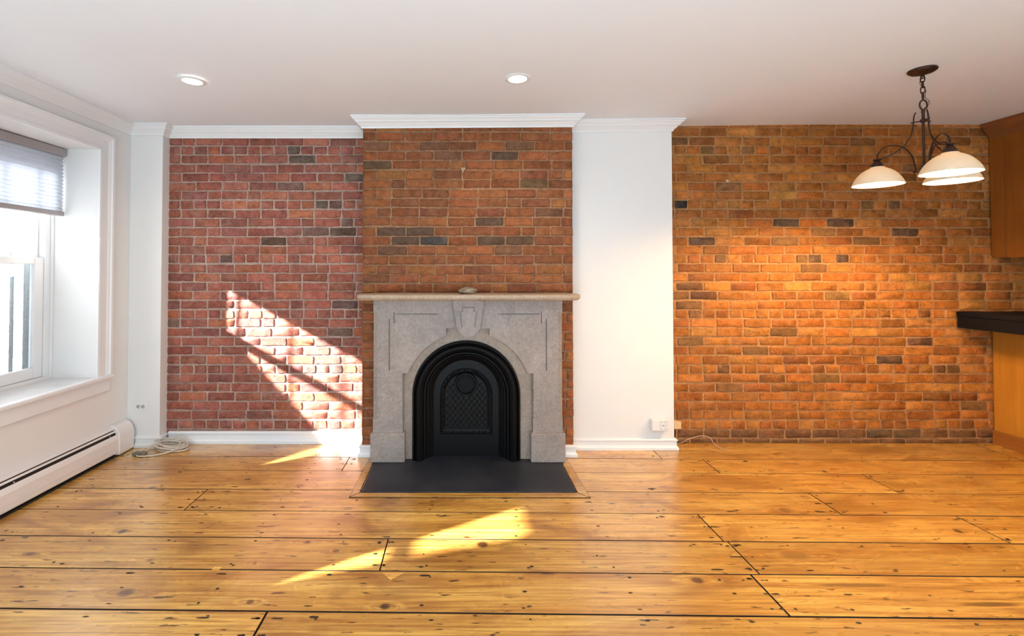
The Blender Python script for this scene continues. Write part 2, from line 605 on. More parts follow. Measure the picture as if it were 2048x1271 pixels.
# pale patch board before the white pier and two small patched chips
fl.box(0.86, 1.40, 3.43, 3.52, -0.001, 0.0012, 0, (0.31, 1.22, 0))
n = len(fl.v)
fl.v += [(-.345, 2.10, .0006), (-.245, 2.10, .0006), (-.30, 2.05, .0006)]
fl.face((n, n + 2, n + 1), 0, (0.77, 1.25, 0))
fl.box(-1.10, -1.066, 2.115, 2.145, 0, 0.0006, 0, (0.2, 1.2, 0))
floor = struct(fl.build('floor', [M['planks'], M['plank_gap'], M['nail_mark']], attr=True))
# boards framing the hearth
HX0, HX1, HY0 = -0.60, 0.69, 2.84
for poly in ([(HX0 - .052, HY0 - .055), (HX1 + .062, HY0 - .062), (HX1, HY0), (HX0, HY0)],
             [(HX0 - .052, HY0 - .055), (HX0, HY0), (HX0, 3.40), (HX0 - .04, 3.40)],
             [(HX1 + .062, HY0 - .062), (HX1 + .05, 3.40), (HX1, 3.40), (HX1, HY0)]):
    b = MB()
    pc_ = sum((Vector(p) for p in poly), Vector((0, 0))) / 4
    b.plate([Vector(p) for p in poly], [], lambda a, c_, w: (a, c_, w), 0.0022, 0.0006, 1, c=(rnd.random(), 0.9, 0))
    E_ = [Vector(p) for p in poly]
    ins_ = []
    for k in range(4):
        d1 = (E_[k] - E_[k - 1]).normalized(); d2 = (E_[(k + 1) % 4] - E_[k]).normalized()
        n1, n2 = Vector((-d1.y, d1.x)), Vector((-d2.y, d2.x))
        mm = (n1 + n2) / (1 + n1.dot(n2))
        if (pc_ - E_[k]).dot(n1) < 0 and (pc_ - E_[k]).dot(n2) < 0:
            mm = -mm
        ins_.append(E_[k] + mm * .0035)
    b.plate(ins_, [], lambda a, c_, w: (a, c_, w), 0.0045, 0.0023, c=(rnd.random(), 0.82, 0))
    b.build('border_board', [M['planks'], M['plank_gap']], floor, attr=True)

# ---- ceiling
ce = MB()
xs = [LW - 0.1, 0.0, 0.65, 1.3, 1.95, 2.6, RX + 0.1]
for a, b in zip(xs[:-1], xs[1:]):
    n = len(ce.v)
    ce.v += [(a, FY - .1, ceil_z(a)), (b, FY - .1, ceil_z(b)), (b, BW + .02, ceil_z(b)), (a, BW + .02, ceil_z(a)),
             (a, FY - .1, 2.6), (b, FY - .1, 2.6), (b, BW + .02, 2.6), (a, BW + .02, 2.6)]
    for q in ((0, 1, 2, 3), (4, 7, 6, 5), (0, 4, 5, 1), (3, 2, 6, 7)):
        ce.face([n + i for i in q])
struct(ce.build('ceiling', M['ceiling_paint'], fix=False))


# ---- brick walls
def brick_wall(name, mats, u0, u1, z0, z1, fn, pal, course, zc, header, seed, special=(), base_rows=0, sides=(), skip=None):
    """fn(u, w, z): w = distance out of the wall face (mortar bed at w = -0.006)"""
    R = random.Random(seed)
    b = MB()

    def run(u0, u1, fn, special, k0):
        b.quad(fn(u0, -.006, z0), fn(u1, -.006, z0), fn(u1, -.006, z1), fn(u0, -.006, z1), 1)
        i = math.floor((z0 - zc) / course)
        while True:
            zm = zc + i * course
            if zm - course / 2 > z1:
                break
            hdr = header and i % 6 == 0
            u = u0 - R.uniform(0.0, 0.02) - (0.1 if (i + k0) % 2 else 0.0)
            wav = R.uniform(-.002, .002)
            p1, p2, p3 = R.uniform(0, 6.28), R.uniform(0, 6.28), R.uniform(.0008, .0022)
            sag = lambda q, p1=p1, p2=p2, p3=p3: p3 * math.sin(q * 2.3 + p1) + .0012 * math.sin(q * 7 + p2)
            while u < u1:
                L = 0.104 if (hdr or R.random() < 0.07) else 0.208
                L *= R.uniform(0.96, 1.04)
                j = 0.0048 + R.uniform(-.0012, .002)
                a, c_ = max(u + j, u0), min(u + L - j, u1)
                u += L
                if c_ - a < 0.02:
                    continue
                zb = max(zm - course / 2 + 0.0052 + wav + R.uniform(-.0015, .0015), z0)
                zt = min(zm + course / 2 - 0.0052 + wav + R.uniform(-.0015, .0015), z1)
                if zt - zb < 0.01:
                    continue
                if skip and skip[0] < a and c_ < skip[1] and zt < skip[2]:
                    continue
                # colour
                base = R.choices([p[1] for p in pal], [p[0] for p in pal])[0]
                k = R.uniform(0.80, 1.18)
                col = tuple(max(0.004, q * k * R.uniform(.94, 1.06)) for q in base)
                for (sx, sz, sc) in special:
                    if a - .006 <= sx <= c_ + .006 and zb - .006 <= sz <= zt + .006:
                        col = sc
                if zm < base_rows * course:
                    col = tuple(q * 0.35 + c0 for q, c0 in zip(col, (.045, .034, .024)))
                # outline
                T = []
                nu = max(3, int((c_ - a) / 0.028))
                jt = 0.0023
                for q in range(nu):
                    T.append((a + (c_ - a) * q / nu, zb))
                for q in range(3):
                    T.append((c_, zb + (zt - zb) * q / 3))
                for q in range(nu):
                    T.append((c_ - (c_ - a) * q / nu, zt))
                for q in range(3):
                    T.append((a, zt - (zt - zb) * q / 3))
                cu, cz = (a + c_) / 2, (zb + zt) / 2
                n = len(b.v)
                K = len(T)
                rc = 0.005
                proud = R.uniform(-.0015, .0025)
                O, I_ = [], []
                for (pu, pz) in T:
                    uu = min(max(pu, a + rc * 0.35 * (abs(pz - cz) > (zt - zb) * .45)), c_ - rc * .35 * (abs(pz - cz) > (zt - zb) * .45))
                    pu2 = uu + R.uniform(-jt, jt)
                    pz2 = pz + R.uniform(-jt, jt) + sag(pu)
                    pu2 = min(max(pu2, u0), u1)
                    O.append(fn(pu2, -.0065, pz2))
                    du = cu - pu2
                    dz = cz - pz2
                    I_.append(fn(pu2 + math.copysign(min(.0045, abs(du)), du) * (abs(pu2 - cu) > (c_ - a) * .40),
                                 proud + R.uniform(-.0007, .0007),
                                 pz2 + math.copysign(.0042, dz) * (abs(dz) > (zt - zb) * .3)))
                mid = fn(cu, proud + .0006, cz)
                b.v += O + I_ + [mid]
                for q in range(K):
                    q2 = (q + 1) % K
                    b.face((n + q, n + q2, n + K + q2, n + K + q), 0, col)
                    b.face((n + K + q, n + K + q2, n + 2 * K), 0, col)
            i += 1
    run(u0, u1, fn, special, 0)
    for (s0, s1, sfn) in sides:
        run(s0, s1, sfn, (), 1)
    return struct(b.build(name, mats, attr=True, fix=True, smooth=55))


DK = (0.105, 0.058, 0.034)
DK2 = (0.125, 0.085, 0.062)
brick_wall('wall_back_left', M['brick_left'], -2.26, -0.69, 0.0, 2.43, lambda u, w, z: (u, BW - w, z),
           [(6, (.32, .100, .066)), (3, (.365, .120, .074)), (2.2, (.265, .092, .068)), (1, (.39, .120, .062)), (0.5, (.18, .095, .075))],
           0.0703, 0.14, True, 11,
           [(-1.531, 1.552, DK), (-1.207, 2.172, DK2), (-1.258, 2.234, DK2), (-1.027, 1.827, DK2), (-.812, 2.036, DK2),
            (-.856, 1.618, DK), (-1.399, 1.97, (.2, .1, .08))])
brick_wall('wall_chimney', M['brick_chimney'], -0.705, 0.80, 0.0, 2.40, lambda u, w, z: (u, 3.40 - w, z),
           [(6, (.265, .082, .026)), (3, (.30, .097, .033)), (2, (.22, .072, .028)), (1.2, (.34, .12, .034)), (0.7, (.18, .078, .038))],
           0.0682, 0.03, False, 23,
           [(-.287, 1.608, DK), (-.48, 1.611, DK), (-.322, 1.543, DK), (-.136, 1.543, (.06, .05, .045)), (.118, 1.672, DK), (.172, 1.536, DK),
            (.412, 1.536, (.12, .06, .03)), (-.503, 2.094, (.12, .065, .03)), (.219, 2.155, DK), (.603, 1.949, (.13, .075, .03))],
           skip=(-.45, .55, .9), sides=[(3.40, BW, lambda u, w, z: (-0.705 - w, u, z)), (3.40, BW, lambda u, w, z: (0.80 + w, u, z))])
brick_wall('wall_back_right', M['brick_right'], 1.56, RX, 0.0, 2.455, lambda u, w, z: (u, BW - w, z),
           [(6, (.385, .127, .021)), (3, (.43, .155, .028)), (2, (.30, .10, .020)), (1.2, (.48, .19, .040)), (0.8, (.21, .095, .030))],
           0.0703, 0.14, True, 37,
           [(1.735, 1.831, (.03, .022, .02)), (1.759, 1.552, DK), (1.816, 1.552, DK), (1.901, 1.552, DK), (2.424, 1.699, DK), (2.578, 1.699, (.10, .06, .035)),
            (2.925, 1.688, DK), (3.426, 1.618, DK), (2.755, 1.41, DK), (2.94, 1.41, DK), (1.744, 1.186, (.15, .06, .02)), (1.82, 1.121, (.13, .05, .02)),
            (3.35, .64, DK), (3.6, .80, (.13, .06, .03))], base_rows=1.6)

# ---- left wall with two window openings
WOP = [(2.27, 3.265), (0.06, 1.06)]
WZ0, WZ1 = 0.58, 2.155
w = MB()
for a, b in ((FY, 0.06), (1.06, 2.27), (3.265, BW + 0.1)):
    w.box(LW - 0.45, LW, a, b, 0, 2.5)
for a, b in WOP:
    w.box(LW - 0.45, LW, a, b, 0, WZ0 - 0.02)
    w.box(LW - 0.45, LW, a, b, WZ1, 2.5)
struct(w.build('wall_left', M['wall_paint']))
w = MB()
w.box(LW, -2.255, 3.575, BW + 0.08, 0, 2.43)
struct(w.build('wall_corner', M['wall_paint'], bevel=0.003))
w = MB()
w.box(0.79, 1.574, 3.53, BW + 0.08, 0, 2.44)
struct(w.build('wall_center', M['wall_paint'], bevel=0.002))
w = MB()
w.box(RX, RX + 0.1, FY, BW + 0.1, 0, 2.5)
struct(w.build('wall_right', M['wall_paint']))
w = MB()
w.box(LW - 0.1, RX + 0.1, FY - 0.1, FY, 0, 2.5)
struct(w.build('wall_front', M['wall_paint']))
w = MB()
w.box(LW - 0.45, RX + 0.1, BW + 0.012, BW + 0.2, -0.1, 2.6)
struct(w.build('wall_back', M['facade']))

# ---- crown moulding, one run round the room
CROWN = [(0, 0.02), (0, -0.078), (0.010, -0.078), (0.012, -0.068), (0.016, -0.064), (0.024, -0.058), (0.033, -0.048), (0.040, -0.042),
         (0.046, -0.040), (0.047, -0.034), (0.052, -0.030), (0.060, -0.022), (0.066, -0.018), (0.067, -0.012), (0.074, -0.010), (0.074, 0.02)]
cr = MB()
cr.sweep([(LW, FY + .002), (LW, 3.575), (-2.255, 3.575), (-2.255, 3.652), (-0.705, 3.652), (-0.705, 3.397), (0.80, 3.397), (0.80, 3.53), (1.574, 3.53), (1.574, 3.65)],
         CROWN, lambda a, b, h: (a, b, ceil_z(a) + h), side=1)
struct(cr.build('trim_1', M['trim_paint'], smooth=25))

# ---- baseboards
BASE = [(0, 0), (0.024, 0), (0.024, 0.018), (0.017, 0.026), (0.013, 0.034), (0.013, 0.062), (0.018, 0.066), (0.018, 0.074), (0.012, 0.080), (0, 0.082)]
for nm, path, k in (('baseboard_left', [(-2.43, 3.575), (-2.255, 3.575), (-2.255, 3.655)], 1.0),
                    ('baseboard_back', [(-2.229, 3.655), (-0.705, 3.655)], 1.14),
                    ('baseboard_chimney_left', [(-0.705, 3.63), (-0.705, 3.40), (-0.608, 3.40)], 1.0),
                    ('baseboard_chimney_right', [(0.706, 3.40), (0.80, 3.40), (0.80, 3.515)], 1.0),
                    ('baseboard_center', [(0.815, 3.53), (1.574, 3.53), (1.574, 3.65)], 1.0)):
    b = MB()
    b.sweep(path, [(p, h * k + 0.001) for p, h in BASE])
    struct(b.build(nm, M['trim_paint'], smooth=25))

# ================================================================== WINDOWS
CAS = [(-0.0, 0.0), (0.0, 0.012), (0.012, 0.016), (0.022, 0.016), (0.026, 0.012), (0.070, 0.014), (0.078, 0.020), (0.088, 0.024), (0.094, 0.032),
       (0.110, 0.034), (0.110, 0.0)]


def make_window(num, Y0, Y1):
    # sash frame fixed in the reveal
    XI = LW - 0.31
    f = MB()
    fw = 0.058
    f.box(XI - 0.08, XI, Y0, Y0 + fw, WZ0, WZ1)
    f.box(XI - 0.08, XI, Y1 - fw, Y1, WZ0, WZ1)
    f.box(XI - 0.08, XI, Y0, Y1, WZ1 - 0.05, WZ1)
    f.box(XI - 0.09, XI + 0.012, Y0, Y1, WZ0 - 0.01, WZ0 + 0.026)
    f.box(XI, XI + 0.014, Y1 - 0.016, Y1, WZ0, WZ1)
    f.box(XI, XI + 0.014, Y0, Y0 + 0.016, WZ0, WZ1)
    win = struct(f.build('window_%d' % num, M['trim_paint'], bevel=0.003))
    A0, A1 = Y0 + fw + 0.003, Y1 - fw - 0.003

    def sash(x0, x1, z0, z1, bot, top):
        s = MB()
        st = 0.068
        s.box(x0, x1, A0, A0 + st, z0, z1)
        s.box(x0, x1, A1 - st, A1, z0, z1)
        s.box(x0, x1, A0 + st, A1 - st, z0, z0 + bot)
        s.box(x0, x1, A0 + st, A1 - st, z1 - top, z1)
        so = s.build('sash', M['trim_paint'], win, bevel=0.004)
        g = MB()
        xm = (x0 + x1) / 2
        g.box(xm - .002, xm + .002, A0 + st, A1 - st, z0 + bot, z1 - top)
        g.build('pane', M['glass'], so)
    sash(XI - 0.038, XI - 0.004, WZ0 + 0.028, 1.407, 0.072, 0.046)
    sash(XI - 0.076, XI - 0.041, 1.365, WZ1 - 0.05, 0.042, 0.06)
    # stool and apron
    s = MB()
    s.box(XI + 0.012, LW, Y0, Y1, WZ0 - 0.018, WZ0 + 0.004)
    s.build('sill_board', M['stool_paint'], win)
    s = MB()
    s.box(LW - 0.01, LW + 0.038, Y0 - 0.135, Y1 + 0.135, WZ0 - 0.020, WZ0 + 0.008)
    s.build('sill_nosing', M['trim_paint'], win, bevel=0.008)
    s = MB()
    s.box(LW - 0.002, LW + 0.018, Y0 - 0.11, Y1 + 0.11, WZ0 - 0.105, WZ0 - 0.020)
    s.build('apron', M['trim_paint'], win, bevel=0.003)
    # casing
    c = MB()
    c.sweep([(Y0, WZ0 + 0.008), (Y0, WZ1), (Y1, WZ1), (Y1, WZ0 + 0.008)], CAS, lambda a, b, h: (LW + h, a, b), side=-1)
    c.build('casing', M['trim_paint'], win, smooth=25)
    return win


make_window(1, *WOP[0])
make_window(2, *WOP[1])  # added unseen window that lets in the sun streak on the floor


def window_shade(Y0, Y1, label, zb=1.69):
    t = thing('window_blind', (LW - 0.24, (Y0 + Y1) / 2, zb), label, 'window blind')
    x = LW - 0.24
    b = MB()
    b.box(x - 0.03, x + 0.03, Y0 + .02, Y1 - .012, 2.098, 2.15)
    b.build('headrail', M['shade_rail'], t, bevel=0.006)
    b = MB()
    b.box(x - 0.022, x + 0.022, Y0 + .022, Y1 - .016, zb, zb + 0.032)
    b.build('bottom_rail', M['shade_rail'], t, bevel=0.004)
    n = 15
    z0, z1 = zb + 0.032, 2.098
    pr = []
    for k in range(2 * n + 1):
        pr.append((0.018 if k % 2 else 0.006, z0 + (z1 - z0) * k / (2 * n)))
    b = MB()
    P = len(pr)
    ring = [(x + p, z) for p, z in pr] + [(x - p, z) for p, z in reversed(pr)]
    for y in (Y0 + .026, Y1 - .020):
        b.v += [(q[0], y, q[1]) for q in ring]
    R_ = len(ring)
    for k in range(R_):
        k2 = (k + 1) % R_
        b.face((k, k2, R_ + k2, R_ + k))
    b.build('pleated_fabric', M['shade_fabric'], t, fix=False)
    return t


window_shade(WOP[0][0], WOP[0][1], 'grey pleated cellular blind half lowered in the window above the heater')
window_shade(WOP[1][0], WOP[1][1], 'grey pleated cellular blind in the added second window, unseen beside the camera', 1.66)

# ---- outside the window
o = MB()
o.box(-12, LW - 0.45, -8, 9, -0.25, -0.15)
tag(struct(o.build('ground_outside', M['concrete'])))
sd = MB()
z = -0.15
while z < 3.2:
    n = len(sd.v)
    sd.v += [(-10, 4.40, z), (LW - 0.5, 4.40, z), (LW - 0.5, 4.415, z + 0.235), (-10, 4.415, z + 0.235), (-10, 4.44, z), (LW - 0.5, 4.44, z)]
    sd.face((n, n + 1, n + 2, n + 3))
    sd.face((n, n + 4, n + 5, n + 1))
    z += 0.235
sd.box(-10, LW - 0.5, 4.44, 4.5, -0.15, 3.2)
struct(sd.build('wall_outside', M['siding'], fix=False))
gd = thing('window_guard', (LW - 0.49, 2.75, WZ0 - 0.05), 'grey iron bars outside the left window', 'window guard')
b = MB(); b.box(LW - .505, LW - .475, 2.2, 3.36, WZ0 - .03, WZ0 - .005); b.build('rail', M['guard_iron'], gd)
b = MB(); b.box(LW - .505, LW - .475, 2.2, 3.36, WZ1 + .01, WZ1 + .03); b.build('rail', M['guard_iron'], gd)
for y, r in ((3.285, .026), (3.165, .011), (2.93, .011), (2.70, .011), (2.47, .011), (2.24, .011)):
    b = MB()
    b.tube([(LW - .49, y, WZ0 - .03), (LW - .49, y, WZ1 + .02)], r, 10)
    b.build('bar', M['guard_iron'], gd, smooth=40)
tr = thing('trestle', (-3.95, 4.1, -0.15), 'weathered grey trestle leaning outside by the white siding', 'trestle')
for nm, a, c_ in (('leg', (-3.70, 4.1, -.15), (-3.93, 4.16, .86)), ('leg', (-4.22, 4.0, -.15), (-3.98, 4.16, .86))):
    b = MB(); b.tube([a, c_], .035, 4); b.build(nm, M['gray_board'], tr)
b = MB(); b.tube([(-4.6, 4.15, .80), (-3.90, 4.15, .86)], .025, 4); b.build('top_bar', M['gray_board'], tr)
# added unseen wall, shaped to cut the sun streak through the second window
st = MB()
st.plate([(-2.0, -0.15), (1.36, -0.15), (0.71, 1.12), (0.58, 1.30), (0.0, 2.57), (-2.0, 2.57)], [], lambda a, c_, w_: (w_, a, c_), -3.3, -3.45)
tag(struct(st.build('wall_streak_blocker', M['facade'])))

# added unseen blocker that shapes the sun patch on the left brick
st = MB()
st.plate([(1.5, -0.15), (3.36, -0.15), (3.36, 1.61), (2.75, 1.61), (1.5, 0.47)], [], lambda a, c_, w_: (w_, a, c_), -3.3, -3.36)
struct(st.build('wall_patch_blocker', M['siding']))

# ================================================================== HEATER
ht = thing('baseboard_heater', (LW + 0.035, 2.9, 0), 'long white baseboard heater along the floor under the window', 'heater')
HY_0, HY_1 = 0.9, 3.41


def along_y(prof, y0, y1, name, mat, parent, smooth=30, bevel=0):
    b = MB()
    n = len(prof)
    for y in (y0, y1):
        b.v += [(LW + p, y, h) for p, h in prof]
    for k in range(n):
        b.face((k, (k + 1) % n, n + (k + 1) % n, n + k))
    b.face(list(range(n)))
    b.face(list(range(2 * n - 1, n - 1, -1)))
    return b.build(name, mat, parent, smooth=smooth, bevel=bevel)


along_y([(.001, .02), (.004, .02), (.004, .200), (.030, .203), (.042, .196), (.042, .190), (.030, .197), (.008, .195), (.001, .204)], HY_0, HY_1, 'back_panel', M['heater_enamel'], ht)
along_y([(.008, .025), (.052, .025), (.052, .150), (.030, .186), (.008, .186)], HY_0, HY_1, 'slot_shade_core', M['dark_slot'], ht)  # near-black core stands in for the shade behind the slots
along_y([(.043, .1825), (.0495, .172), (.0515, .1735), (.045, .184)], HY_0, HY_1, 'damper', M['heater_enamel'], ht)
along_y([(.058, .156), (.066, .146), (.0705, .128), (.072, .127), (.072, .062), (.0705, .060), (.070, .034), (.064, .026), (.060, .026), (.066, .036),
         (.067, .126), (.062, .144), (.056, .152)], HY_0, HY_1, 'front_panel', M['heater_enamel'], ht)
along_y([(.001, .001), (.060, .001), (.060, .012), (.001, .012)], HY_0, HY_1, 'toe_gap_shade', M['dark_slot'], ht)  # dark strip paints the shade in the gap under the heater
along_y([(.001, .004), (.076, .012), (.079, .060), (.079, .130), (.074, .160), (.060, .190), (.040, .208), (.018, .215), (.001, .215)], 3.395, 3.545,
        'end_cap', M['heater_enamel'], ht, bevel=0.003)
for yy in (2.62, 3.33):
    b = MB()
    b.lathe([(0.0, 0.002), (.004, .0015), (.005, 0)], (LW + .055, yy, .1625), 10, fn=lambda x, y, z: (z * .7 + x * .7, y, z * .7 - x * .7))
    b.build('screw', M['steel'], ht)

# ================================================================== RECESSED LIGHTS
rl = thing('recessed_light', (0.324, 2.70, ceil_z(.324) - .001), 'round white recessed ceiling light in front of the chimney', 'ceiling light', 'recessed ceiling lights')
zc_ = ceil_z(.324) - .001
b = MB()
b.lathe([(.050, -.001), (.053, -.006), (.070, -.005), (.077, -.001), (.077, 0), (.050, 0)], (.324, 2.70, zc_), 40, closed=True)
b.build('trim_ring', M['trim_paint'], rl, smooth=40)
b = MB()
b.lathe([(0.0005, -.002), (.050, -.002), (.050, 0), (0.0005, 0)], (.324, 2.70, zc_), 40)
b.build('lens', M['led'], rl)
r2 = rl.copy(); COL.objects.link(r2)
r2.location = (-1.547, 2.715, ceil_z(-1.5) - .004)
r2.rotation_euler = (.02, .03, 0)
r2['label'] = 'round white recessed ceiling light above the left brick bay'
for ch in list(rl.children):
    c_ = ch.copy(); COL.objects.link(c_); c_.parent = r2
for src in (rl, r2):
    l = light('recessed_light_beam', 'SPOT', src.location + Vector((0, 0, -.012)), 27, (1.0, .82, .60), src.location + Vector((0, 0, -1)),
              spot_size=math.radians(150), spot_blend=0.7, shadow_soft_size=0.05)

# ================================================================== MANTELPIECE
mp = thing('mantelpiece', (0.045, 3.33, 0.008), 'grey carved marble mantelpiece with arched opening on the brick chimney', 'mantelpiece')
MC = 0.047                       # centre line
FYf = 3.285                      # face of the surround


def xz(a, b, w_):
    return (a, w_, b)


def arch(cx, r, zc, z0, n=40, t0=math.pi, t1=0.0):
    return [(cx + r * math.cos(t0 + (t1 - t0) * k / n), zc + r * math.sin(t0 + (t1 - t0) * k / n)) for k in range(n + 1)]


AZ = 0.455                       # spring of the arch
RO = 0.439
leg = 0.447


def surround_outline(teeth, half, ztop, z0):
    # opening outline from left foot over the arch to right foot
    L = []
    L.append((-leg, z0))
    if teeth:
        zt = 0.30
        L.append((-leg, zt))
        while zt < 0.595:
            L += [(-leg - .006, zt + .004), (-leg - .006, zt + .010), (-leg, zt + .013)]
            zt += 0.0155
    L.append((-leg, 0.612))
    a0 = math.atan2(0.612 - AZ, -0.412)
    rr = math.hypot(0.412, 0.612 - AZ)
    L.append((-0.412, 0.612))
    a1 = math.atan2(math.sqrt(rr * rr - .149 ** 2), -.149)
    for k in range(1, 19):
        t = a0 + (a1 - a0) * k / 18
        L.append((rr * math.cos(t), AZ + rr * math.sin(t)))
    L.append((-.149, 0.918))
    if teeth:
        q = -.146
        while q < -.105:
            L += [(q, .918), (q + .003, .924), (q + .007, .924), (q + .010, .918)]
            q += .0125
    L.append((-.06, 0.918))
    R_ = [(-x, z) for x, z in reversed(L)]
    inner = L + R_
    outer = [(half, z0), (half, ztop), (-half, ztop), (-half, z0)]
    return [(x + MC, z) for x, z in inner + outer]


b = MB()
Z0 = 0.008
slots = []
for s in (-1, 1):
    def sl(x0, x1, z0, z1):
        a_, c_ = sorted((MC + s * x0, MC + s * x1))
        slots.append([(a_, z0), (c_, z0), (c_, z1), (a_, z1)])
    sl(.537, .545, .63, .985)
    sl(.505, .511, .955, 1.035)
    sl(.205, .495, 1.016, 1.022)
front = surround_outline(True, 0.625, 1.116, Z0)
b.plate(front, slots, xz, FYf, FYf + .014)
b.plate(surround_outline(False, 0.652, 1.116, Z0), [], xz, FYf + .0145, 3.395)
for s in (-1, 1):
    x0, x1 = MC + s * .625, MC + s * .652
    for (z0, z1, full) in ((Z0, .30, 1), (.30, 1.035, 0), (1.035, 1.116, 1)):
        n = len(b.v)
        y2 = FYf + .0145
        if full:
            b.box(min(x0, x1), max(x0, x1), FYf, y2, z0, z1)
        else:
            b.v += [(x0, FYf + .003, z0), (x0, y2, z0), (x1, y2, z0), (x0, FYf + .003, z1), (x0, y2, z1), (x1, y2, z1)]
            for q in ((0, 2, 5, 3), (0, 1, 2), (3, 5, 4), (0, 3, 4, 1), (1, 4, 5, 2)):
                b.face([n + i for i in q])
b.build('surround', M['marble'], mp)
# recessed inner face up to the iron
RI = 0.376
IC = 0.037
b = MB()
op = [(IC - RI, Z0)] + arch(IC, RI, AZ, 0) + [(IC + RI, Z0)]
b.plate(op + [(MC + .46, Z0), (MC + .46, .95), (MC - .46, .95), (MC - .46, Z0)], [], xz, 3.335, 3.39)
tag(b.build('inner_slip', M['marble_slip'], mp), 'tan recessed marble face')
# keystone
b = MB()
ks = []
q = 0
Lk = [(-.103, 1.116)]
for k in range(14):
    t = k / 14
    x, z_ = -.103 + .030 * t, 1.105 - .185 * t
    Lk += [(x, z_), (x - .005, z_ - .004), (x - .005, z_ - .008)]
Lk += [(-.073, .918), (-.037, .875)]
for k in range(5):
    x = -.028 + .012 * k
    Lk += [(x - .002, .875), (x, .869), (x + .004, .869), (x + .006, .875)]
Lk += [(.037, .875), (.073, .918)]
Lk += [(-x, z_) for x, z_ in reversed(Lk[:1 + 14 * 3])]
KX = 0.050
Lk = [(x + KX, z_) for x, z_ in Lk]
sls = []
for pts in ([(-.060, 1.035), (-.053, 1.035), (-.041, .935), (-.047, .935)], [(.060, 1.035), (.053, 1.035), (.041, .935), (.047, .935)],
            [(-.040, 1.072), (.040, 1.072), (.040, 1.065), (-.040, 1.065)], [(-.044, 1.062), (-.037, 1.062), (-.035, 1.04), (-.042, 1.04)],
            [(.044, 1.062), (.037, 1.062), (.035, 1.04), (.042, 1.04)]):
    sls.append([(x + KX, z_) for x, z_ in pts])
b.plate(Lk, sls, xz, FYf - .046, FYf - .036)
Lb = [(-.103, 1.116), (-.073, .918), (-.037, .875), (.037, .875), (.073, .918), (.103, 1.116)]
b.plate([(x + KX, z_) for x, z_ in Lb], [], xz, FYf - .0355, FYf + .06)
b.build('keystone', M['marble'], mp)
for s in (-1, 1):
    b = MB()
    x0, x1 = sorted((MC + s * .432, MC + s * .668))
    b.box(x0, x1, FYf - .018, 3.39, Z0, .205)
    b.build('plinth', M['marble'], mp, bevel=.006)
# shelf with serpentine ends and moulded edge
b = MB()
plan = []
H = .772
for (x, y) in ((-H + .012, 3.397), (-H, 3.33), (-H + .004, 3.26), (-H + .022, 3.19), (-H + .05, 3.158), (-.60, 3.150), (-.30, 3.145), (0, 3.143)):
    plan.append((x, y))
plan = plan + [(-x, y) for x, y in reversed(plan[:-1])]
prof = [(-.040, 1.116), (-.016, 1.120), (-.006, 1.128), (0, 1.138), (-.001, 1.150), (-.006, 1.156), (-.012, 1.157)]
rings = []
for (p, h) in prof:
    sc = lambda v: 1 + p / .772
    rings.append([(MC + 0.004 + x * (1 + p / .772), 3.397 + (y - 3.397) * (1 + p / .25), h) for x, y in plan])
n = len(plan)
for r_ in rings:
    b.v += r_
for i in range(len(rings) - 1):
    for k in range(n - 1):
        b.face((i * n + k, i * n + k + 1, (i + 1) * n + k + 1, (i + 1) * n + k))
    b.face((i * n + n - 1, i * n, (i + 1) * n, (i + 1) * n + n - 1))
b.face(list(range(n)))
b.face([(len(rings) - 1) * n + k for k in reversed(range(n))])
tag(b.build('shelf', M['marble_shelf'], mp, smooth=50), 'tan marble shelf')

# stone on the shelf
stn = MB()
R_ = random.Random(3)
nu, nv = 18, 9
for i in range(nv + 1):
    ph = math.pi * i / nv
    for k in range(nu):
        th = 2 * math.pi * k / nu
        rr = 1 + R_.uniform(-.2, .2)
        x = .062 * rr * math.sin(ph) * math.cos(th)
        y = .030 * rr * math.sin(ph) * math.sin(th)
        z_ = .026 * math.cos(ph) * (1 + R_.uniform(-.2, .25)) + (0.006 if x > .03 else 0)
        stn.v.append((.045 + x, 3.27 + y, 1.175 + max(z_, -.0175) + .0))
for i in range(nv):
    for k in range(nu):
        stn.face((i * nu + k, i * nu + (k + 1) % nu, (i + 1) * nu + (k + 1) % nu, (i + 1) * nu + k))
tag(stn.build('stone', M['stone'], smooth=30), 'small rough mottled stone lying on the marble mantel shelf', 'stone')

# ================================================================== HEARTH SLAB
b = MB()
b.box(HX0 + .004, HX1 - .004, HY0 + .004, 3.39, 0.0008, 0.0075)
tag(b.build('hearth_slab', M['slate'], bevel=.003), 'dark slate hearth slab on the floor before the fireplace', 'hearth')

# ================================================================== CAST IRON INSERT
ins = thing('fireplace_insert', (IC, 3.34, 0.008), 'black cast iron arched summer cover filling the fireplace opening', 'fireplace cover')
path = [(IC - .30, Z0)] + [(IC - .30, AZ * k / 4 + Z0) for k in range(1, 4)] + arch(IC, .30, AZ, 0, 48) + [(IC + .30, AZ * k / 4 + Z0) for k in (3, 2, 1)] + [(IC + .30, Z0)]
# profile: (offset outward from r = .30, y)
PR = [(.0755, 3.375), (.0755, 3.318), (.068, 3.300), (.062, 3.298), (.058, 3.304), (.056, 3.312), (.050, 3.300), (.040, 3.284), (.026, 3.280),
      (.010, 3.288), (-.002, 3.306), (-.008, 3.322), (-.014, 3.322), (-.018, 3.330), (-.026, 3.346), (-.036, 3.350), (-.040, 3.358), (-.052, 3.364),
      (-.060, 3.374), (-.068, 3.378), (-.072, 3.392), (-.072, 3.41), (.0755, 3.41)]
b = MB()
b.sweep(path, PR, lambda a, c_, h: (a, h, c_), side=-1)
b.build('arch_frame', M['black_iron'], ins, smooth=35)
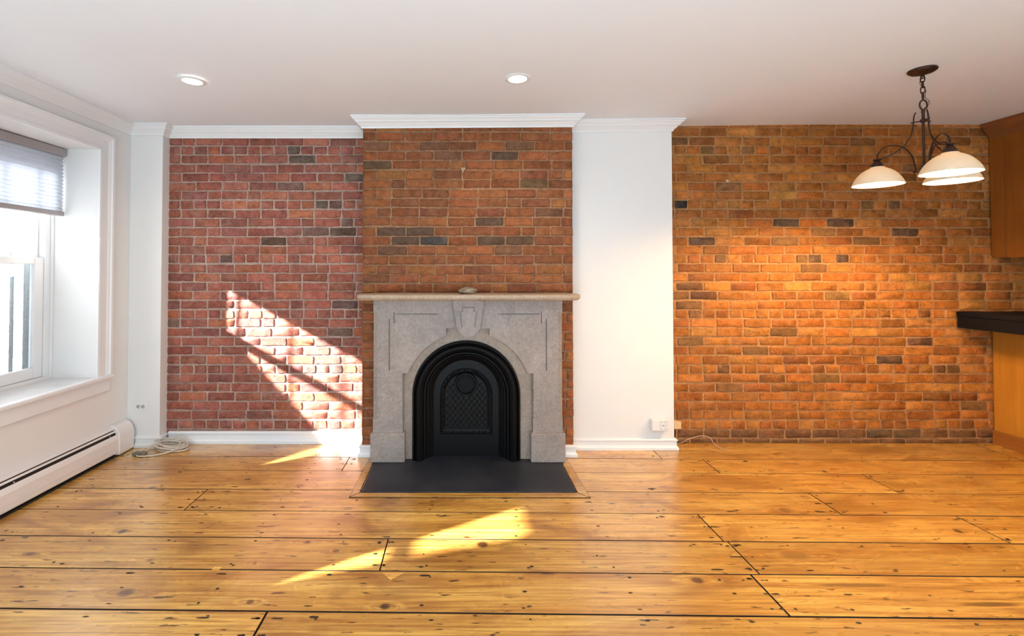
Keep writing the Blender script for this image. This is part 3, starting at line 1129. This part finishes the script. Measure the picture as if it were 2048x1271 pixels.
# door plate with flue hole
FZ = .515
FXc = .034
dr = .235
plate = [(IC - dr, Z0)] + arch(IC, dr, AZ, 0, 36) + [(IC + dr, Z0)]
hole = [(FXc + .066 * math.cos(2 * math.pi * k / 32), FZ + .066 * math.sin(2 * math.pi * k / 32)) for k in range(32)]
b = MB()
b.plate(plate, [hole], xz, 3.386, 3.398)
door = b.build('cover_panel', M['black_iron'], ins)
b = MB()
b.plate(hole, [], xz, 3.4035, 3.4045)
b.build('flue_shade_disc', M['flue_shade'], door)  # black disc painted as the dark depth of the flue hole
b = MB()
b.lathe([(.066, 0), (.066, .012), (.070, .018), (.077, .018), (.082, .012), (.083, 0)], (FXc, 3.386, FZ), 36, fn=lambda x, y, z: (x, -z, y), closed=True)
b.build('flue_collar', M['black_iron'], door, smooth=40)
# ornamental border
PX0, PX1, PZ0, PZT = IC - .170, IC + .170, .178, .612
pc, prr = IC, .170
ZS = PZT - prr
bpath = [(PX0, PZ0)] + [(PX0, PZ0 + (ZS - PZ0) * k / 6) for k in range(1, 6)] + arch(pc, prr, ZS, 0, 28) + [(PX1, PZ0 + (ZS - PZ0) * k / 6) for k in (5, 4, 3, 2, 1)] + [(PX1, PZ0)]
b = MB()
b.sweep(bpath, [(.016, 3.387), (.014, 3.379), (.006, 3.374), (-.004, 3.374), (-.012, 3.380), (-.018, 3.382), (-.022, 3.387)], lambda a, c_, h: (a, h, c_), side=-1, closed=True)
# leaf-like beads along it
tot = 0
seg = []
cl = bpath + [bpath[0]]
for p, q in zip(cl[:-1], cl[1:]):
    seg.append((Vector(p), Vector(q)))
d_acc, stepd = 0.0, 0.0155
for p, q in seg:
    L_ = (q - p).length
    while d_acc < L_:
        c_ = p + (q - p) * (d_acc / L_)
        t_ = (q - p).normalized()
        sgn = 1 if R_.random() < .5 else -1
        ax = Vector((t_.x, t_.y)) * .007 + Vector((-t_.y, t_.x)) * (.009 * sgn)
        b.tube([(c_.x - ax.x, 3.3745, c_.y - ax.y), (c_.x - ax.x * .3, 3.3705, c_.y - ax.y * .3), (c_.x + ax.x * .6, 3.3705, c_.y + ax.y * .6), (c_.x + ax.x, 3.3745, c_.y + ax.y)],
               [.0025, .0055, .0045, .002], 6)
        d_acc += stepd
    d_acc -= L_
b.box(PX0 + .03, PX1 - .03, 3.380, 3.387, PZ0 + .026, PZ0 + .034)
b.build('leaf_border', M['black_iron'], door, smooth=40)
# lattice
b = MB()


def inside(x, z_):
    if z_ < PZ0 + .040 or abs(x - pc) > prr - .026:
        return False
    if z_ > ZS and math.hypot(x - pc, z_ - ZS) > prr - .026:
        return False
    return math.hypot(x - FXc, z_ - FZ) > .086


for s in (-1, 1):
    k = -30
    while k < 30:
        run_ = []
        for m_ in range(-80, 81):
            d_ = m_ * .006
            x, z_ = pc + d_, ZS - .1 + s * d_ * 1.25 + k * .0475
            if inside(x, z_):
                run_.append((x, 3.3845, z_))
            else:
                if len(run_) > 2:
                    b.tube(run_, .0021, 5)
                run_ = []
        if len(run_) > 2:
            b.tube(run_, .0021, 5)
        k += 1
for kx in range(-8, 9):
    for kz in range(-12, 12):
        x, z_ = pc + kx * .019, ZS - .1 + kz * .02375
        if (kx + kz) % 2 == 0 and inside(x, z_):
            b.tube([(x - .004, 3.3845, z_), (x, 3.3825, z_), (x + .004, 3.3845, z_)], .003, 5)
b.build('lattice', M['black_iron'], door, smooth=40)

# ================================================================== PENDANT LAMP
PXc, PYc = 2.592, 2.648
pd = thing('pendant_lamp', (PXc, PYc, 2.447), 'bronze three-arm pendant lamp with cream glass bowls hanging on a chain', 'pendant lamp')
b = MB()
b.lathe([(.0005, -.030), (.014, -.030), (.030, -.024), (.050, -.020), (.062, -.012), (.065, -.006), (.063, 0), (.0005, 0)], (PXc, PYc, 2.447), 36)
b.tube([(PXc + .010 * math.cos(t * math.pi / 8), PYc, 2.408 + .012 * math.sin(t * math.pi / 8)) for t in range(16)], .0028, 6, closed=True)
b.build('canopy', M['bronze'], pd, smooth=40)
links = [(2.392, .018, 0), (2.362, .019, 1), (2.332, .022, 0), (2.296, .023, 1)]
for z_, hh, o_ in links:
    b = MB()
    pts = []
    for t in range(20):
        a = 2 * math.pi * t / 20
        x = .0095 * math.cos(a)
        zz = hh * math.sin(a)
        ang = .5 if o_ else .5 + math.pi / 2
        pts.append((PXc + x * math.cos(ang), PYc + x * math.sin(ang), z_ + zz))
    b.tube(pts, .0030, 6, closed=True)
    b.build('chain_link', M['bronze'], pd, smooth=60)
b = MB()
b.tube([(PXc + .021 * math.cos(2 * math.pi * t / 24), PYc - .002, 2.247 + .027 * math.sin(2 * math.pi * t / 24)) for t in range(24)], .0042, 8, closed=True)
b.build('ring', M['bronze'], pd, smooth=60)
b = MB()
b.tube(smoothline([(PXc + .006, PYc + .004, 2.41), (PXc - .010, PYc + .006, 2.37), (PXc + .010, PYc - .006, 2.33), (PXc + .004, PYc - .008, 2.29),
                   (PXc + .030, PYc - .004, 2.268), (PXc + .026, PYc - .004, 2.248), (PXc + .006, PYc, 2.226), (PXc, PYc, 2.205)], 6), .0015, 5)
b.build('lamp_wire', M['bronze'], pd)
b = MB()
b.lathe([(.0005, 2.224), (.008, 2.222), (.009, 2.205), (.007, 2.20), (.0075, 2.17), (.014, 2.166), (.016, 2.158), (.012, 2.150), (.0062, 2.146), (.0062, 1.885),
         (.014, 1.880), (.018, 1.868), (.016, 1.856), (.008, 1.850), (.010, 1.842), (.006, 1.833), (.0005, 1.830)], (PXc, PYc, 0), 20)
b.build('stem', M['bronze'], pd, smooth=35)
RIMZ = 1.824
for ang in (-105.5, 128.5, 11.5):
    a = math.radians(ang)
    ca, sa = math.cos(a), math.sin(a)

    def rz(r, z_, s=0.0):
        return (PXc + r * ca - s * sa, PYc + r * sa + s * ca, z_)
    arm = thing('x', (0, 0, 0), None, None)
    bpy.data.objects.remove(arm)
    b = MB()
    b.tube(smoothline([rz(.016, 1.868), rz(.030, 1.875), rz(.038, 1.915), rz(.048, 1.965), rz(.075, 2.015), rz(.110, 2.040), rz(.150, 2.046), rz(.182, 2.028), rz(.198, 2.000), rz(.200, 1.972)], 6),
           .0055, 8, flat=.6)
    b.tube([rz(.038, 1.878, -.004), rz(.044, 1.874, 0)], .006, 8)
    b.build('arm', M['bronze'], pd, smooth=50)
    b = MB()
    b.tube(smoothline([rz(.030, 2.212), rz(.038, 2.19), rz(.040, 2.163), rz(.044, 2.12), rz(.056, 2.075), rz(.085, 2.03), rz(.125, 1.998), rz(.165, 1.982), rz(.212, 1.974)], 6), .0042, 8, flat=.6)
    b.tube([rz(.004, 2.158), rz(.052, 2.158)], .0035, 8)
    b.build('brace', M['bronze'], pd, smooth=50)
    cx, cy, _ = rz(.200, 0)
    b = MB()
    b.lathe([(.0005, 1.976), (.020, 1.976), (.021, 1.972), (.012, 1.970), (.016, 1.962), (.026, 1.950), (.031, 1.936), (.034, 1.926), (.031, 1.926), (.0005, 1.94)], (cx, cy, 0), 28)
    b.build('shade_cap', M['bronze'], pd, smooth=40)
    # glass bowl, open below
    outer = [(.033, 1.931)] + [(.123 * math.sin(math.radians(q)) / .9272, RIMZ + .107 * (math.cos(math.radians(q)) - .3746) / .6254) for q in range(16, 69, 4)]
    inner = [(r - .0035, z_ - .003) for r, z_ in reversed(outer)]
    inner[0] = (.1190, RIMZ + .0005)
    b = MB()
    b.lathe(outer + inner, (cx, cy, 0), 48, closed=True)
    sh = b.build('lamp_shade', M['lamp_glass'], pd, smooth=60)
    b = MB()
    b.lathe([(.0005, 1.835), (.012, 1.836), (.022, 1.843), (.028, 1.856), (.029, 1.866), (.025, 1.880), (.016, 1.898), (.013, 1.918), (.0005, 1.920)], (cx, cy, 0), 24)
    b.build('light_bulb', M['bulb'], sh, smooth=60)

# ================================================================== KITCHEN SIDE
uc = thing('upper_cabinet', (4.25, 2.8, 1.415), 'orange wood upper cabinet hanging from the ceiling at the right edge', 'cabinet')
UX, UZ0, UZ1 = 4.078, 1.415, 2.355
b = MB(); b.box(UX + .004, UX + .33, 1.7, BW - .012, UZ0, UZ1 + .05); b.build('body', M['cherry'], uc, bevel=.002)
b = MB(); b.box(UX - .003, UX + .0035, BW - .105, BW - .014, UZ0, UZ1); b.build('stile', M['cherry'], uc, bevel=.001)
b = MB(); b.box(UX - .001, UX + .0035, 1.7, BW - .107, UZ0, UZ1); b.build('side_panel', M['cherry'], uc, bevel=.001)
b = MB()
zt = 2.447
b.sweep([(UX, BW - .012), (UX, 1.7)], [(-.004, 2.335), (.006, 2.335), (.010, 2.352), (.022, 2.362), (.026, 2.376), (.040, 2.392), (.050, 2.402), (.052, 2.414), (.062, 2.424), (.066, zt), (-.004, zt)], side=1)
b.build('crown', M['crown_wood'], uc, smooth=25)

bc = thing('base_cabinet', (4.35, 2.5, 0), 'honey wood base cabinet panel under the black countertop', 'cabinet')
CXp = 4.070
b = MB(); b.box(CXp, CXp + .55, 1.6, BW - .012, .085, .880); b.build('panel', M['maple'], bc, bevel=.002)
b = MB(); b.box(CXp - .016, CXp - .0005, 1.6, BW - .012, 0.001, .105); b.build('kick_board', M['kick_wood'], bc, bevel=.002)
b = MB(); b.box(CXp, CXp + .55, 1.6, BW - .012, 0.001, .0845); b.build('plinth', M['kick_wood'], bc)
ct = thing('countertop', (4.2, 2.5, .882), 'thick black countertop jutting from the brick wall at the right edge', 'countertop')
b = MB(); b.box(3.80, 4.70, 1.5, BW - .008, .972, 1.006); b.build('slab', M['countertop'], ct, bevel=.004)
b = MB(); b.box(3.806, 4.70, 1.506, BW - .008, .8815, .9715); b.build('apron', M['countertop'], ct, bevel=.003)

# ================================================================== OUTLETS, CORDS, HOOKS
ol = thing('wall_outlet', (-2.394, 3.574, .303), 'white duplex outlet plate on the white corner above the heater end', 'outlet')
b = MB(); b.box(-2.448, -2.340, 3.569, 3.5745, .270, .337); b.build('cover_plate', M['white_plastic'], ol, bevel=.002)
for xo in (-2.412, -2.376):
    b = MB()
    b.lathe([(.0005, .004), (.013, .004), (.0145, .002), (.0145, 0), (.0005, 0)], (xo, 3.569, .3035), 24, fn=lambda x, y, z: (x, -z, y))
    so = b.build('socket', M['socket_grey'], ol, smooth=30)
    b = MB()
    b.box(xo - .006, xo - .0035, 3.5638, 3.565, .306, .313)
    b.box(xo + .0035, xo + .006, 3.5638, 3.565, .306, .312)
    b.lathe([(.0005, .0012), (.003, .0012), (.003, 0)], (xo, 3.565, .297), 12, fn=lambda x, y, z: (x, -z, y))
    b.build('slots', M['dark_slot'], so)
b = MB()
b.lathe([(.0005, .0015), (.0025, .0012), (.003, 0)], (-2.394, 3.569, .3035), 12, fn=lambda x, y, z: (x, -z, y))
b.build('screw', M['steel'], ol)

ad = thing('outlet_adapter', (1.438, 3.53, .189), 'white six-socket outlet adapter low on the white pier', 'outlet')
b = MB(); b.box(1.392, 1.517, 3.482, 3.5285, .149, .231); b.build('housing', M['white_plastic'], ad, bevel=.006)
for cx_ in (1.459, 1.494):
    for cz_ in (.215, .190, .165):
        b = MB()
        b.box(cx_ - .011, cx_ - .005, 3.4808, 3.4825, cz_ + .005, cz_ + .0072)
        b.box(cx_ - .011, cx_ - .005, 3.4808, 3.4825, cz_ - .0072, cz_ - .005)
        b.lathe([(.0005, .0015), (.0026, .0015), (.0026, 0)], (cx_ + .005, 3.4823, cz_), 12, fn=lambda x, y, z: (x, -z, y))
        b.build('socket', M['dark_slot'], ad)
b = MB()
b.lathe([(.0005, .002), (.0034, .002), (.0036, 0)], (1.474, 3.4823, .190), 12, fn=lambda x, y, z: (x, -z, y))
b.build('indicator_lamp', M['dark_slot'], ad)
b = MB()
b.box(1.612, 1.668, 3.615, 3.656, .119, .177)
tag(b.build('junction_box', M['beige_plastic'], bevel=.006), 'small beige junction box on the orange brick beside the white pier', 'junction box')
b = MB()
b.tube(smoothline([(1.60, 3.62, .006), (1.66, 3.625, .010), (1.74, 3.632, .045), (1.83, 3.636, .062), (1.89, 3.63, .050), (1.905, 3.60, .015), (1.925, 3.54, .0035), (1.94, 3.50, .0035)], 8), .0025, 6)
tag(b.build('loose_wire', M['wire'], smooth=60), 'thin loose wire curling out along the foot of the orange brick', 'wire')

# coiled extension cord
cd = thing('extension_cord', (-2.16, 3.50, 0), 'coiled pale extension cord on the floor by the left corner', 'extension cord')
R_ = random.Random(8)
pts = []
for t in range(0, 7 * 24):
    a = 2 * math.pi * t / 24
    lp = t // 24
    rx = .105 + .012 * math.sin(lp * 2.1)
    ry = .055 + .012 * math.cos(lp * 1.3)
    ox = -2.135 + .020 * math.sin(lp * 1.7)
    oy = 3.525 + .012 * math.cos(lp * 2.3)
    zz = .006 + .0055 * lp + .030 * (0.5 + 0.5 * math.sin(a)) * (lp / 6) + .002 * math.sin(a * 3 + lp)
    pts.append((ox + rx * math.cos(a + lp * .2), min(oy + ry * math.sin(a + lp * .2), 3.615), zz))
pts += [(-2.06, 3.46, .03), (-2.12, 3.42, .015), (-2.19, 3.395, .007), (-2.255, 3.382, .007), (-2.29, 3.385, .007), (-2.305, 3.40, .010)]
b = MB(); b.tube(smoothline(pts, 2), .0045, 8); b.build('sheath', M['cord'], cd, smooth=60)
b = MB()
b.tube(smoothline([(-2.31, 3.415, .012), (-2.36, 3.385, .004), (-2.405, 3.42, .004), (-2.39, 3.47, .004), (-2.33, 3.50, .005), (-2.26, 3.53, .010), (-2.20, 3.56, .03), (-2.14, 3.60, .075), (-2.08, 3.61, .07), (-2.03, 3.59, .05)], 8), .0028, 6)
b.build('thin_lead', M['cord'], cd, smooth=60)
for dx, dy in ((0, 0), (.035, .012)):
    b = MB()
    b.tube(smoothline([(-2.30 + dx, 3.425 + dy, .022), (-2.285 + dx, 3.46 + dy, .04), (-2.25 + dx, 3.50 + dy, .045), (-2.20 + dx, 3.53, .04)], 6), .004, 6)
    b.build('prong_lead', M['cord'], cd, smooth=60)
b = MB()
b.box(-2.335, -2.245, 3.392, 3.432, .002, .026)
b.build('plug_block', M['cord_plug'], cd, bevel=.006)

# small hooks in the brick
for nm, x, y, z_, lab in (('picture_hook', .014, 3.397, 2.040, 'small pale metal hook high on the chimney brick'),
                          ('cable_clip', 2.053, 3.657, 2.009, 'small pale clip on the upper left of the orange brick wall')):
    b = MB()
    if nm == 'picture_hook':
        b.tube([(x - .012, y - .006, z_ + .012), (x - .004, y - .007, z_), (x + .004, y - .007, z_), (x + .012, y - .006, z_ + .012)], .0028, 6)
        b.tube([(x - .013, y - .006, z_ + .012), (x + .013, y - .006, z_ + .012)], .002, 6)
        b.tube([(x, y - .002, z_), (x, y - .010, z_ - .008), (x, y - .007, z_ - .018)], .003, 6)
    else:
        b.box(x - .009, x + .009, y - .010, y + .001, z_ - .008, z_ + .008)
        b.tube([(x - .008, y - .010, z_), (x + .004, y - .016, z_ - .004)], .004, 6)
    tag(b.build(nm, M['hook_metal'], bevel=.001), lab, 'hook' if nm == 'picture_hook' else 'clip')
